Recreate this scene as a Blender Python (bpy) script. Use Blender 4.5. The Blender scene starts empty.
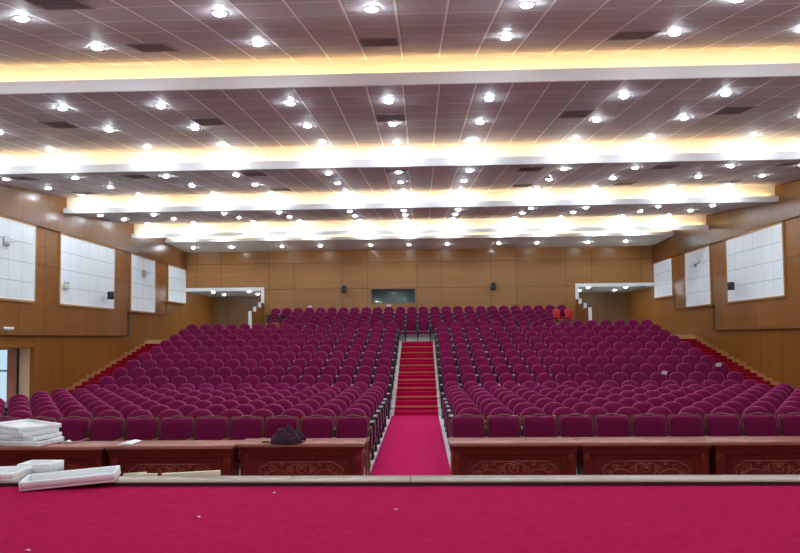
import bpy, bmesh, math, random
from mathutils import Vector, Matrix
random.seed(7)
PI = math.pi
scene = bpy.context.scene
COL = scene.collection

# ---------------------------------------------------------------- camera, world, exposure
CAM_AXES = (Vector((0.999378, 0.033973, -0.009409)), Vector((0.01082, -0.041604, 0.999076)), Vector((-0.03355, 0.998556, 0.041946)))          # right, up, forward
EYE = Vector((0.1778, 0.0, 2.25))
FPX, PPX, PPY = 625.2, 400.0, 311.4
cam_d = bpy.data.cameras.new('camera'); cam = bpy.data.objects.new('camera', cam_d); COL.objects.link(cam)
ax, bx_, fx_ = CAM_AXES
cam.matrix_world = Matrix(((ax.x, bx_.x, -fx_.x, EYE.x), (ax.y, bx_.y, -fx_.y, EYE.y), (ax.z, bx_.z, -fx_.z, EYE.z), (0, 0, 0, 1)))
cam_d.sensor_width = 36; cam_d.lens = FPX / 800 * 36
cam_d.shift_y = (PPY - 276.5) / 800; cam_d.clip_end = 200
scene.camera = cam

def px_of(p):
    v = Vector(p) - EYE; d = v.dot(fx_)
    return PPX + FPX * v.dot(ax) / d, PPY - FPX * v.dot(bx_) / d, d

w = bpy.data.worlds.new('daylight'); scene.world = w; w.use_nodes = True
w.node_tree.nodes['Background'].inputs[0].default_value = (0.80, 0.92, 1.0, 1)
w.node_tree.nodes['Background'].inputs[1].default_value = 0.5
vs = scene.view_settings
vs.view_transform = 'Standard'; vs.look = 'None'; vs.gamma = 1.0; vs.use_curve_mapping = False
vs.exposure = 0.93
LENS_POWER = 150.0     # downlight lens emission
LED_POWER = 11.5        # cove strip emission
scene.cycles.use_denoising = True
scene.cycles.use_light_tree = True
scene.cycles.max_bounces = 7
scene.cycles.diffuse_bounces = 4

# ---------------------------------------------------------------- helpers
class MB:
    """collects shapes into one bmesh, then one object"""
    def __init__(s): s.bm = bmesh.new(); s.mi = 0
    def face(s, pts):
        f = s.bm.faces.new([s.bm.verts.new(p) for p in pts]); f.material_index = s.mi; return f
    def mesh(s, verts, faces, smooth=False):
        vs_ = [s.bm.verts.new(v) for v in verts]
        for f in faces:
            try:
                g = s.bm.faces.new([vs_[i] for i in f]); g.material_index = s.mi; g.smooth = smooth
            except ValueError: pass
        return vs_
    def box(s, x0, x1, y0, y1, z0, z1, M=None):
        v = [(x, y, z) for x in (x0, x1) for y in (y0, y1) for z in (z0, z1)]
        if M is not None: v = [M @ Vector(p) for p in v]
        s.mesh(v, [(0, 1, 3, 2), (4, 6, 7, 5), (0, 4, 5, 1), (2, 3, 7, 6), (0, 2, 6, 4), (1, 5, 7, 3)]); return s
    def rbox(s, x0, x1, y0, y1, z0, z1, r=0.02, seg=2, M=None):
        b2 = bmesh.new(); bmesh.ops.create_cube(b2, size=1)
        for v in b2.verts:
            v.co = Vector(((x0 + x1) / 2 + v.co.x * (x1 - x0), (y0 + y1) / 2 + v.co.y * (y1 - y0), (z0 + z1) / 2 + v.co.z * (z1 - z0)))
        bmesh.ops.bevel(b2, geom=list(b2.edges), offset=r, segments=seg, profile=0.5, affect='EDGES')
        b2.verts.index_update()
        vv = [(M @ v.co) if M is not None else v.co.copy() for v in b2.verts]
        s.mesh(vv, [[v.index for v in f.verts] for f in b2.faces], True); b2.free(); return s
    def tube(s, pts, r, n=6, closed=False):
        pts = [Vector(p) for p in pts]; rings = []
        for i, p in enumerate(pts):
            a = pts[max(i - 1, 0)]; b = pts[min(i + 1, len(pts) - 1)]
            t = (b - a).normalized(); u = t.orthogonal().normalized() if abs(t.y) > .9 else t.cross(Vector((0, 1, 0))).normalized()
            v = t.cross(u)
            rr = r[i] if isinstance(r, (list, tuple)) else r
            rings.append([p + (u * math.cos(2 * PI * k / n) + v * math.sin(2 * PI * k / n)) * rr for k in range(n)])
        vv = [q for g in rings for q in g]; fs = []
        for i in range(len(pts) - 1):
            for k in range(n): fs.append((i * n + k, i * n + (k + 1) % n, (i + 1) * n + (k + 1) % n, (i + 1) * n + k))
        fs.append(tuple(range(n - 1, -1, -1))); fs.append(tuple((len(pts) - 1) * n + k for k in range(n)))
        s.mesh(vv, fs, True); return s
    def lathe(s, prof, n=20, M=None, cap=True):
        vv = []
        for (r, z) in prof:
            for k in range(n):
                p = Vector((r * math.cos(2 * PI * k / n), r * math.sin(2 * PI * k / n), z)); vv.append(M @ p if M is not None else p)
        fs = []
        for i in range(len(prof) - 1):
            for k in range(n): fs.append((i * n + k, i * n + (k + 1) % n, (i + 1) * n + (k + 1) % n, (i + 1) * n + k))
        if cap: fs.append(tuple(range(n - 1, -1, -1))); fs.append(tuple((len(prof) - 1) * n + k for k in range(n)))
        s.mesh(vv, fs, True); return s
    def prism(s, poly, y0, y1, axis='y'):
        """polygon of (a,b) extruded along axis: y -> (x,z); x -> (y,z)"""
        n = len(poly)
        P = (lambda a, b, t: (a, t, b)) if axis == 'y' else (lambda a, b, t: (t, a, b))
        vv = [P(a, b, y0) for a, b in poly] + [P(a, b, y1) for a, b in poly]
        fs = [tuple(range(n)), tuple(range(2 * n - 1, n - 1, -1))] + [(i, i + n, (i + 1) % n + n, (i + 1) % n) for i in range(n)]
        s.mesh(vv, fs); return s
    def data(s, name, mats, recalc=True):
        if recalc: bmesh.ops.recalc_face_normals(s.bm, faces=list(s.bm.faces))
        me = bpy.data.meshes.new(name); s.bm.to_mesh(me); s.bm.free()
        for m in (mats if isinstance(mats, (list, tuple)) else [mats]): me.materials.append(m)
        return me
    def build(s, name, mats, parent=None, recalc=True):
        return link(name, s.data(name, mats, recalc), parent)

def link(name, me, parent=None):
    o = bpy.data.objects.new(name, me); COL.objects.link(o)
    if parent is not None: o.parent = parent
    return o
def tag(o, label, cat, group=None, kind=None):
    o['label'] = label; o['category'] = cat
    if group: o['group'] = group
    if kind: o['kind'] = kind
    return o
def thing(name, label, cat, loc=(0, 0, 0), rz=0, group=None):
    o = bpy.data.objects.new(name, None); COL.objects.link(o); o.empty_display_size = .1
    o.location = loc; o.rotation_euler = (0, 0, rz)
    return tag(o, label, cat, group)
def struct(o, label=None, cat=None):
    o['kind'] = 'structure'
    if label: tag(o, label, cat)
    return o
def copy_thing(src, loc, label, group, rz=0):
    r = src.copy(); COL.objects.link(r); r.location = loc; r.rotation_euler = (0, 0, rz); r['label'] = label; r['group'] = group
    for ch in src.children:
        c = ch.copy(); COL.objects.link(c); c.parent = r
        for g in ch.children:
            d = g.copy(); COL.objects.link(d); d.parent = c
    return r
ORD = ['first', 'second', 'third', 'fourth', 'fifth', 'sixth', 'seventh', 'eighth', 'ninth', 'tenth', 'eleventh', 'twelfth', 'thirteenth', 'fourteenth', 'fifteenth', 'sixteenth']

# ---------------------------------------------------------------- materials
def new_mat(name):
    m = bpy.data.materials.new(name); m.use_nodes = True
    nt = m.node_tree; return m, nt, nt.nodes['Principled BSDF']
def setc(b, col=None, rough=None, metal=None, **kw):
    if col is not None: b.inputs['Base Color'].default_value = (*col, 1)
    if rough is not None: b.inputs['Roughness'].default_value = rough
    if metal is not None: b.inputs['Metallic'].default_value = metal
    for k, v in kw.items(): b.inputs[k.replace('_', ' ')].default_value = v
def spec(m, v):
    m.node_tree.nodes['Principled BSDF'].inputs['Specular IOR Level'].default_value = v
def plain(name, col, rough=.5, metal=0, **kw):
    m, nt, b = new_mat(name); setc(b, col, rough, metal, **kw); return m
def N(nt, t, **kw):
    n = nt.nodes.new(t)
    for k, v in kw.items(): setattr(n, k, v)
    return n
def math_(nt, op, a, b=None, c=None):
    n = N(nt, 'ShaderNodeMath', operation=op)
    for i, v in enumerate((a, b, c)):
        if v is None: continue
        if isinstance(v, (int, float)): n.inputs[i].default_value = v
        else: nt.links.new(v, n.inputs[i])
    return n.outputs[0]
def mixc(nt, fac, a, b, blend='MIX'):
    n = N(nt, 'ShaderNodeMix', data_type='RGBA', blend_type=blend)
    if isinstance(fac, (int, float)): n.inputs[0].default_value = fac
    else: nt.links.new(fac, n.inputs[0])
    for i, v in ((6, a), (7, b)):
        if isinstance(v, tuple): n.inputs[i].default_value = (*v, 1)
        else: nt.links.new(v, n.inputs[i])
    return n.outputs[2]
def coords(nt):
    t = N(nt, 'ShaderNodeTexCoord'); s = N(nt, 'ShaderNodeSeparateXYZ'); nt.links.new(t.outputs['Object'], s.inputs[0])
    return t.outputs['Object'], s.outputs
def noise(nt, vec, scale, stretch=None, detail=4, rough=.6):
    if stretch:
        mp = N(nt, 'ShaderNodeMapping'); mp.inputs['Scale'].default_value = stretch; nt.links.new(vec, mp.inputs[0]); vec = mp.outputs[0]
    n = N(nt, 'ShaderNodeTexNoise'); n.inputs['Scale'].default_value = scale; n.inputs['Detail'].default_value = detail; n.inputs['Roughness'].default_value = rough
    nt.links.new(vec, n.inputs['Vector']); return n.outputs['Fac']
def ramp(nt, fac, lo, hi):
    n = N(nt, 'ShaderNodeMapRange'); nt.links.new(fac, n.inputs[0]); n.inputs[1].default_value = lo; n.inputs[2].default_value = hi; return n.outputs[0]
def line(nt, v, off, period, half):
    """1 on a line of half width 'half' every 'period' metres"""
    a = math_(nt, 'SUBTRACT', v, off - period / 2)
    a = math_(nt, 'FLOORED_MODULO', a, period) if False else math_(nt, 'WRAP', a, period, 0.0)
    a = math_(nt, 'ABSOLUTE', math_(nt, 'SUBTRACT', a, period / 2))
    return math_(nt, 'LESS_THAN', a, half)
def cell(nt, v, off, period):
    return math_(nt, 'FLOOR', math_(nt, 'DIVIDE', math_(nt, 'SUBTRACT', v, off), period))
def at_line(nt, v, pos, half):
    return math_(nt, 'LESS_THAN', math_(nt, 'ABSOLUTE', math_(nt, 'SUBTRACT', v, pos)), half)
def maxn(nt, outs):
    r = outs[0]
    for o in outs[1:]: r = math_(nt, 'MAXIMUM', r, o)
    return r

def wood(name, c1, c2, grain='z', rough=.35, seams_v=None, seams_z=(), haxis=0, var=.25, scale=6, seam_col=(.05, .02, .008)):
    """veneer; seams_v = list of (offset, period) along the horizontal axis haxis, seams_z = heights of joints"""
    m, nt, b = new_mat(name); vec, sep = coords(nt)
    st = {'z': (1, 1, .06), 'x': (.06, 1, 1), 'y': (1, .06, 1)}[grain]
    f = ramp(nt, noise(nt, vec, scale, st, 5, .65), .3, .7)
    f2 = ramp(nt, noise(nt, vec, 1.1, st, 2), .3, .7)
    col = mixc(nt, f, c1, c2)
    col = mixc(nt, math_(nt, 'MULTIPLY', f2, .35), col, tuple(x * .72 for x in c1))
    if seams_v or seams_z:
        ls = []; cells = None
        for off, per in (seams_v or []):
            ls.append(line(nt, sep[haxis], off, per, .008))
            cc = cell(nt, sep[haxis], off, per); cells = cc if cells is None else math_(nt, 'ADD', math_(nt, 'MULTIPLY', cells, 3.7), cc)
        for z in seams_z:
            ls.append(at_line(nt, sep[2], z, .009))
            cc = math_(nt, 'MULTIPLY', math_(nt, 'GREATER_THAN', sep[2], z), 17.3); cells = cc if cells is None else math_(nt, 'ADD', cells, cc)
        wn = N(nt, 'ShaderNodeTexWhiteNoise', noise_dimensions='1D'); nt.links.new(cells, wn.inputs['W'])
        col = mixc(nt, math_(nt, 'MULTIPLY', wn.outputs[0], var), col, tuple(x * .6 for x in c1))
        col = mixc(nt, maxn(nt, ls), col, seam_col)
    nt.links.new(col, b.inputs['Base Color']); setc(b, None, rough)
    return m

def speckle(name, c1, c2, scale, rough, stretch=None, bump=0, sheen=0, sheen_col=None, big=None):
    m, nt, b = new_mat(name); vec, sep = coords(nt)
    f = noise(nt, vec, scale, stretch, 6, .7)
    col = mixc(nt, ramp(nt, f, .3, .7), c1, c2)
    if big:
        g = ramp(nt, noise(nt, vec, big[0], big[2] if len(big) > 2 else None, 3), .35, .7); col = mixc(nt, math_(nt, 'MULTIPLY', g, big[1]), col, tuple(x * .55 for x in c1))
    nt.links.new(col, b.inputs['Base Color']); setc(b, None, rough)
    if bump:
        bp = N(nt, 'ShaderNodeBump'); bp.inputs['Strength'].default_value = bump; bp.inputs['Distance'].default_value = .01
        nt.links.new(f, bp.inputs['Height']); nt.links.new(bp.outputs[0], b.inputs['Normal'])
    if sheen:
        b.inputs['Sheen Weight'].default_value = sheen; b.inputs['Sheen Roughness'].default_value = .4
        if sheen_col: b.inputs['Sheen Tint'].default_value = (*sheen_col, 1)
    return m

TILE_A, TILE_B = (.49, .45, .47), (.39, .36, .38)
def ceiling_mat(name, y0, ta=TILE_A, tb=TILE_B):
    m, nt, b = new_mat(name); vec, sep = coords(nt)
    cx = cell(nt, sep[0], -.08, .6); cy = cell(nt, sep[1], y0, .6)
    wn = N(nt, 'ShaderNodeTexWhiteNoise', noise_dimensions='2D'); cmb = N(nt, 'ShaderNodeCombineXYZ'); nt.links.new(cx, cmb.inputs[0]); nt.links.new(cy, cmb.inputs[1]); nt.links.new(cmb.outputs[0], wn.inputs['Vector'])
    f = noise(nt, vec, 40, None, 3)
    col = mixc(nt, math_(nt, 'MULTIPLY', wn.outputs[0], .35), ta, tb)
    col = mixc(nt, math_(nt, 'MULTIPLY', ramp(nt, f, .4, .7), .15), col, tuple(x * .7 for x in ta))
    lx = line(nt, sep[0], -.08, .6, .017); ly = line(nt, sep[1], y0, .6, .014)
    sh = line(nt, sep[0], -.08 + .024, .6, .010)
    col = mixc(nt, math_(nt, 'MULTIPLY', sh, .6), col, tuple(x * .4 for x in ta))
    col = mixc(nt, math_(nt, 'MULTIPLY', ly, .8), col, (.86, .80, .77))
    col = mixc(nt, lx, col, (.95, .91, .88))
    nt.links.new(col, b.inputs['Base Color']); setc(b, None, .6)
    return m

def emit(name, col, s):
    m, nt, b = new_mat(name); setc(b, (0.8, 0.8, 0.8), .5)
    b.inputs['Emission Color'].default_value = (*col, 1); b.inputs['Emission Strength'].default_value = s
    return m

def panel_mat(name, n, m_, ncol, nrow, y0, y1, z0, z1):
    m, nt, b = new_mat(name); vec, sep = coords(nt)
    lv = line(nt, sep[1], y0, (y1 - y0) / ncol, .012); lh = line(nt, sep[2], z0, (z1 - z0) / nrow, .012)
    f = noise(nt, vec, 1.5, None, 2)
    col = mixc(nt, math_(nt, 'MULTIPLY', f, .25), n, m_)
    col = mixc(nt, math_(nt, 'MULTIPLY', lv, .35), col, (.35, .40, .44)); col = mixc(nt, math_(nt, 'MULTIPLY', lh, .6), col, (.33, .38, .42))
    nt.links.new(col, b.inputs['Base Color']); setc(b, None, .7); return m

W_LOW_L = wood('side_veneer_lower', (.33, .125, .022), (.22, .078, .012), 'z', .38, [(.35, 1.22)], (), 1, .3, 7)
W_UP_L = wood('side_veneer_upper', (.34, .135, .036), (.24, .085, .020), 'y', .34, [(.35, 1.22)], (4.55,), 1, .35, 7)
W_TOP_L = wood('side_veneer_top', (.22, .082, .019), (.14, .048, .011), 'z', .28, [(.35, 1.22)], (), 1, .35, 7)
W_BACK = wood('back_veneer', (.47, .22, .074), (.36, .158, .048), 'x', .3, [(-7.17, 3.57), (-5.95, 3.57)], (5.894, 4.637), 0, .45, 6)
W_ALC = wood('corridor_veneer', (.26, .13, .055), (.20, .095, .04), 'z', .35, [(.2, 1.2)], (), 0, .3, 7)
W_TRIM = wood('skirting_wood', (.46, .23, .075), (.38, .18, .055), 'y', .4)
W_TABLE = wood('rosewood', (.150, .012, .008), (.095, .007, .005), 'x', .28, scale=9)
W_TABLETOP = wood('rosewood_top', (.36, .112, .082), (.27, .075, .054), 'x', .36, scale=9)
W_CHAIR = wood('chair_wood', (.22, .095, .030), (.14, .056, .018), 'z', .3, scale=20)
VELVET = speckle('plum_velvet', (.215, .011, .070), (.175, .008, .056), 60, .8, None, .05, .6, (.88, .34, .66), (3.0, .25))
VELVET_D = speckle('plum_velvet_deep', (.185, .009, .055), (.14, .006, .042), 60, .8, None, .05, .4, (.88, .34, .66), (4.0, .35))
CARPET = speckle('crimson_carpet', (.47, .0105, .078), (.37, .007, .058), 55, .95, (1, 2.2, 1), .5, 0, None, (11, .55, (1, 1.4, 1)))
CARPET_A = speckle('aisle_carpet', (.58, .016, .115), (.48, .011, .09), 55, .95, None, .4, 0, None, (12, .3))
CARPET_S = speckle('stair_carpet', (.50, .007, .058), (.40, .005, .044), 55, .95, None, .4, 0, None, (2, .2))
MARBLE = speckle('pale_marble', (.90, .91, .88), (.82, .83, .80), 3, .25, None, 0)
TIER = speckle('dark_tier_floor', (.07, .065, .065), (.05, .046, .046), 6, .6)
LIPSTONE = speckle('beige_stone', (.42, .34, .28), (.36, .29, .24), 5, .3, (.2, 1, 1))
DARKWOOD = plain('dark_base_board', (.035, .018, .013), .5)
BLACK = plain('black_plastic', (.012, .012, .014), .35)
ARMCAP = plain('reflection_grey_armrest', (.42, .43, .45), .3)  # dark plastic caps; their ceiling reflection is put into this pale grey
WHITE = plain('white_paint', (.90, .91, .92), .5)
COVEWHITE = plain('cove_paint', (.88, .84, .74), .6)
FOAM = speckle('white_foam', (.92, .93, .93), (.87, .89, .89), 90, .7)
CREAM = speckle('cream_foam', (.90, .83, .63), (.84, .77, .58), 40, .7)
PAPER = plain('white_paper', (.85, .86, .88), .6)
LENS = emit('lamp_lens', (.80, .92, 1.0), LENS_POWER)
LED = emit('warm_led', (1.0, .66, .25), LED_POWER)
RING = plain('lamp_ring', (.75, .75, .76), .4)
VENT = plain('vent_dark', (.19, .155, .16), .6)
VENTF = plain('vent_frame', (.28, .235, .24), .6)
GLASS, _nt, _b = new_mat('booth_glass'); setc(_b, (.02, .03, .03), .04); _b.inputs['Alpha'].default_value = .45
DOORWOOD = wood('door_red_wood', (.60, .22, .15), (.50, .17, .11), 'z', .5)
JAMB = plain('jamb_paint', (.72, .47, .30), .5)
TEAL = plain('teal_frame', (.30, .68, .78), .4)
RED = plain('red_plastic', (.62, .022, .026), .35)
METAL = plain('grey_metal', (.45, .47, .50), .35, .6)
CLOTH = speckle('dark_cloth', (.060, .028, .042), (.030, .014, .022), 30, .9, None, .4, .2)
GREEN = plain('faded_green_sign', (.16, .17, .05), .6)
BOOTHWALL = plain('booth_wall', (.30, .36, .36), .7)

for mm in (VELVET, VELVET_D, CARPET, CARPET_A, CARPET_S, CLOTH): spec(mm, .04)
for mm in (W_LOW_L, W_UP_L, W_BACK, W_ALC, W_TABLETOP): spec(mm, .3)
spec(W_TABLE, .15)
spec(W_TOP_L, .35)
# ---------------------------------------------------------------- the room
HW = 11.39; YB = 30.0; YF = -4.0; YC = 34.45
SLOPE_UP = [(2.42, 24.0), (3.40, 27.62), (3.97, 30.0)]
# wall_left / wall_right: lower veneer wall, proud upper cladding with a stepped lower edge
DOOR = (16.15, 18.13, 2.06)
def wall_side(sg, name):
    m = MB(); X0, X1 = sg * HW, sg * (HW + .3)
    a, b = min(X0, X1), max(X0, X1)
    if sg < 0:
        m.box(a, b, YF, DOOR[0], -.02, 7.6); m.box(a, b, DOOR[0], DOOR[1], DOOR[2], 7.6); m.box(a, b, DOOR[1], YC, -.02, 7.6)
    else:
        m.box(a, b, YF, YC, -.02, 7.6)
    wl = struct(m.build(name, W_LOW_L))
    # cladding
    t = .11; c = MB()
    poly = [(YF, 5.69), (YF, 2.42), (24.0, 2.42), (24.0, 3.40), (27.62, 3.40), (27.62, 3.97), (30.0, 3.97), (30.0, 5.69)]
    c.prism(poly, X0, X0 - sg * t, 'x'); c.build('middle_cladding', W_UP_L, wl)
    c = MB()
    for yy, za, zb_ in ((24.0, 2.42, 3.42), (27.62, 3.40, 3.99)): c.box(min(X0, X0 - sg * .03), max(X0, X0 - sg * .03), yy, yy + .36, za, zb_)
    c.build('painted_shadow_strip', DARKWOOD, wl)  # dark strips stand in for the shadow line beside each cladding step
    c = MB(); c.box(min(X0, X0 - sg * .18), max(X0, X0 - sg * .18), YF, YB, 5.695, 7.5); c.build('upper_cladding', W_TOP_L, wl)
    return wl
wl = wall_side(-1, 'wall_left'); wr = wall_side(1, 'wall_right')
# back wall with two corridor mouths and the booth window
OPX = 7.54; OPR = 7.67; OPZ = 4.62; BW = (-2.21, -.09, 3.914, 4.60)
m = MB()
m.box(-HW - .3, HW + .3, YB, YB + .2, OPZ, 7.4)
m.box(-OPX, BW[0], YB, YB + .2, 0, OPZ); m.box(BW[1], OPR, YB, YB + .2, 0, OPZ)
m.box(BW[0], BW[1], YB, YB + .2, 0, BW[2]); m.box(BW[0], BW[1], YB, YB + .2, BW[3], OPZ)
struct(m.build('wall_back', W_BACK))
m = MB(); m.box(-HW - .3, HW + .3, YC, YC + .2, 0, 7.4); struct(m.build('wall_corridor_end', W_ALC))
for sg, nm in ((-1, 'wall_corridor_left'), (1, 'wall_corridor_right')):
    m = MB(); a, b = sorted((sg * (OPX - .02), sg * (OPX - .17))); m.box(a, b, YB + .2, YC, 0, 4.9); struct(m.build(nm, W_ALC))
m = MB(); m.box(-HW - .3, HW + .3, YB + .2, YC + .2, 4.60, 4.70); struct(m.build('ceiling_corridor', plain('corridor_ceiling', (.42, .40, .37), .7)))
m = MB(); m.box(-HW - .3, HW + .3, YF - .2, YF, -.02, 7.4); struct(m.build('wall_stage', plain('stage_curtain_wall', (.30, .10, .08), .8)))
# booth behind the window
m = MB(); m.box(BW[0] - .6, BW[1] + .6, YB + 1.8, YB + 1.9, 3.2, 4.62); m.box(BW[0] - .6, BW[1] + .6, YB + .2, YB + 1.8, 3.1, 3.2)
m.box(BW[0] - .7, BW[0] - .6, YB + .2, YB + 1.9, 3.2, 4.62); m.box(BW[1] + .6, BW[1] + .7, YB + .2, YB + 1.9, 3.2, 4.62)
m.box(-.42, -.36, YB + 1.7, YB + 1.8, 3.2, 4.62)
struct(m.build('wall_booth', BOOTHWALL))
win = MB(); x0, x1, z0, z1 = BW
for (a, b, c, d) in ((x0, x0 + .04, z0, z1), (x1 - .04, x1, z0, z1), (x0, x1, z0, z0 + .04), (x0, x1, z1 - .04, z1)): win.box(a, b, YB + .06, YB + .12, c, d)
win = struct(win.build('window_1', plain('booth_frame', (.10, .11, .11), .5)))
g = MB(); g.box(x0 + .03, x1 - .03, YB + .085, YB + .093, z0 + .03, z1 - .03); g.build('pane', GLASS, win)
t = MB()
for (a, b, c, d) in ((x0 - .06, x0, z0 - .06, z1 + .06), (x1, x1 + .06, z0 - .06, z1 + .06), (x0, x1, z0 - .06, z0), (x0, x1, z1, z1 + .06)): t.box(a, b, YB - .025, YB, c, d)
t.build('window_trim', wood('window_wood', (.36, .16, .06), (.28, .12, .045), 'x'), win)

bl = bpy.data.lights.new('booth_fill_light', 'AREA'); bl.energy = 45; bl.size = .5; bl.color = (.75, .95, 1.0); bo_ = bpy.data.objects.new('booth_fill_light', bl); COL.objects.link(bo_); bo_.location = (-1.1, YB + 1.0, 4.60)  # unseen fill light, added so the booth glass reads lighter
# floors
m = MB(); m.box(-HW, HW, 6.6, 18.02, -.2, 0); struct(m.build('floor_hall', MARBLE))
m = MB(); m.box(-HW, HW, YF, 6.39, -.2, .75); struct(m.build('floor_stage', CARPET))
m = MB(); m.box(-HW, HW, 6.39, 6.40, .70, .785); m.box(-HW, HW, 6.40, 6.645, 0, .76); m.box(-HW, HW, 6.645, 7.1, 0, .66); st = struct(m.build('trim_6', DARKWOOD))
m = MB(); m.rbox(-HW, -2.05, 6.395, 6.65, .76, .802, .008, 1); m.rbox(-2.046, -1.2, 6.395, 6.65, .76, .802, .008, 1); m.rbox(-1.196, .05, 6.395, 6.65, .76, .802, .008, 1); m.rbox(.054, HW, 6.395, 6.65, .76, .802, .008, 1)
m.build('stone_top', LIPSTONE, st)

DK = [18.62 + .873 * k for k in range(9)]          # backrest line of the raked rows
ZK = [.175 + .2143 * k for k in range(9)]
AIS = .76; SID = 9.62
for sg, nm in ((-1, 'floor_raked_left'), (1, 'floor_raked_right')):
    poly = [(18.0, -.2)]
    for d, z in zip(DK, ZK): poly += [(d - .6, poly[-1][1] if d != DK[0] else -.2), (d - .6, z)]
    poly[0] = (DK[0] - .6, -.2); poly.pop(1)
    poly += [(26.05, ZK[-1]), (26.05, -.2)]
    m = MB(); a, b = sorted((sg * AIS, sg * SID)); m.prism(poly, a, b, 'x'); struct(m.build(nm, TIER))
# landing and back tiers
m = MB(); m.box(-HW, HW, 26.05, YC, 1.5, 2.08)
for y, z in ((27.12, 2.28), (27.88, 2.49), (28.64, 2.70)): m.box(-7.40, 7.53, y, YB, 2.08, z)
struct(m.build('floor_landing', MARBLE))
# stairs: two steps to a tier
def steps(x0, x1, y_start, dz_base, lift=0.0, n=20):
    out = []; 
    for k in range(n):
        out.append((y_start + k * .4365, (k + 1) * .1042))
    return out
ST = [(18.12 + k * .404, (k + 1) * .104) for k in range(20)]    # nosing depth, height
def stair_mesh(x0, x1, lift=0, fwd=0, y_end=26.05, closed=True):
    poly = [(ST[0][0] - fwd, -.1)]
    for i, (y, z) in enumerate(ST):
        poly.append((y - fwd, (ST[i - 1][1] if i else 0) + lift if i else -.1)) if i else None
        poly.append((y - fwd, z + lift))
    poly += [(y_end, ST[-1][1] + lift), (y_end, -.1)]
    m = MB(); m.prism(poly, x0, x1, 'x'); return m
struct(stair_mesh(-AIS + .002, AIS - .002).build('floor_aisle_stairs', MARBLE))
CARPET_SIDE = speckle('side_stair_carpet', (.33, .008, .022), (.25, .005, .016), 55, .95, None, .4, 0, None, (2, .2)); spec(CARPET_SIDE, .04)
def runner(x0, x1, label, name='stair_carpet_runner', th=.014, mat=None):
    o = thing(name, label, 'carpet', ((x0 + x1) / 2, ST[0][0], 0))
    hw = (x1 - x0) / 2
    m = MB(); nos = []
    for i, (y, z) in enumerate(ST):
        yy = y - ST[0][0]; zp = ST[i - 1][1] if i else 0
        m.box(-hw, hw, yy - th, yy, zp + (th if i else .002), z + th)
        ye = (ST[i + 1][0] if i < 19 else 26.0) - ST[0][0]
        m.box(-hw, hw, yy, ye - (th if i < 19 else 0), z, z + th)
        if i % 2 == 1: nos.append((-hw, hw, yy - th - .008, yy + .03, z + th - .03, z + th + .004))
    m.build('carpet', mat or CARPET_S, o)
    return o, nos
o, nos = runner(-.625, .645, 'red carpet with pale gold nosing strips on the central aisle stairs')
NOSE = plain('gold_nosing', (.50, .17, .06), .5)
for q in nos:
    m = MB(); m.box(*q); m.build('nosing_strip', NOSE, o)
for sg, nm, lab in ((-1, 'floor_side_stairs_left', 'left'), (1, 'floor_side_stairs_right', 'right')):
    a, b = sorted((sg * (SID + .002), sg * HW))
    struct(stair_mesh(a, b).build(nm, MARBLE))
    a2, b2 = sorted((sg * (SID + .02), sg * (HW - .032)))
    o, nos = runner(a2, b2, 'red carpet covering the side stairs along the %s wooden wall' % lab, mat=CARPET_SIDE)
    # zigzag skirting on the wall
    k = MB(); 
    for i, (y, z) in enumerate(ST):
        ye = ST[i + 1][0] if i < 19 else 26.0
        xa, xb = sorted((sg * HW, sg * (HW - .03)))
        k.box(xa, xb, y - .11, ye - .11 if i < 19 else ye, z, z + .12)
        k.box(xa, xb, y - .11, y, (ST[i - 1][1] if i else 0), z)
    k.box(*sorted((sg * HW, sg * (HW - .03))), 26.0, 29.9, 2.08, 2.26)
    struct(k.build('baseboard_left' if sg < 0 else 'baseboard_right', W_TRIM))
# flat aisle carpet
m = MB(); m.box(-.60, .60, 9.45, 10.32, 0, .010); m.box(-.695, .645, 10.32, 18.1, 0, .010)
tag(m.build('aisle_carpet', CARPET_A), 'flat crimson carpet strip down the central aisle before the stairs', 'carpet')

# stepped parapets beside the back rows, white risers; corridor mouth trims
PX = {-1: -.09, 1: .22}
for sg, nm in ((-1, 'wall_parapet_left'), (1, 'wall_parapet_right')):
    a, b = sorted((sg * 7.32 + PX[sg], sg * 7.45 + PX[sg])); m = MB()
    S = [(27.72, 28.52, 3.50), (28.52, 29.38, 3.74), (29.38, 29.98, 3.98)]
    for y0, y1, z in S: m.box(a, b, y0 + .012, y1 + .012, 2.08, z)
    p = struct(m.build(nm, W_UP_L))
    r = MB(); prev = 2.08
    for y0, y1, z in S:
        r.box(a - .005, b + .005, y0, y0 + .012, max(prev - .04, 2.08), z + .004); prev = z
    r.build('white_riser', WHITE, p)
for sg, nm in ((-1, 'trim_7'), (1, 'trim_8')):
    m = MB(); a, b = sorted((sg * 7.32 + PX[sg], sg * (HW - .11))); m.box(a, b, YB - .03, YB + .2, OPZ - .02, OPZ + .13)
    a, b = sorted((sg * 7.32 + PX[sg], sg * 7.47 + PX[sg])); m.box(a, b, YB - .03, YB + .2, 3.85, OPZ - .02)
    struct(m.build(nm, WHITE))

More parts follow.
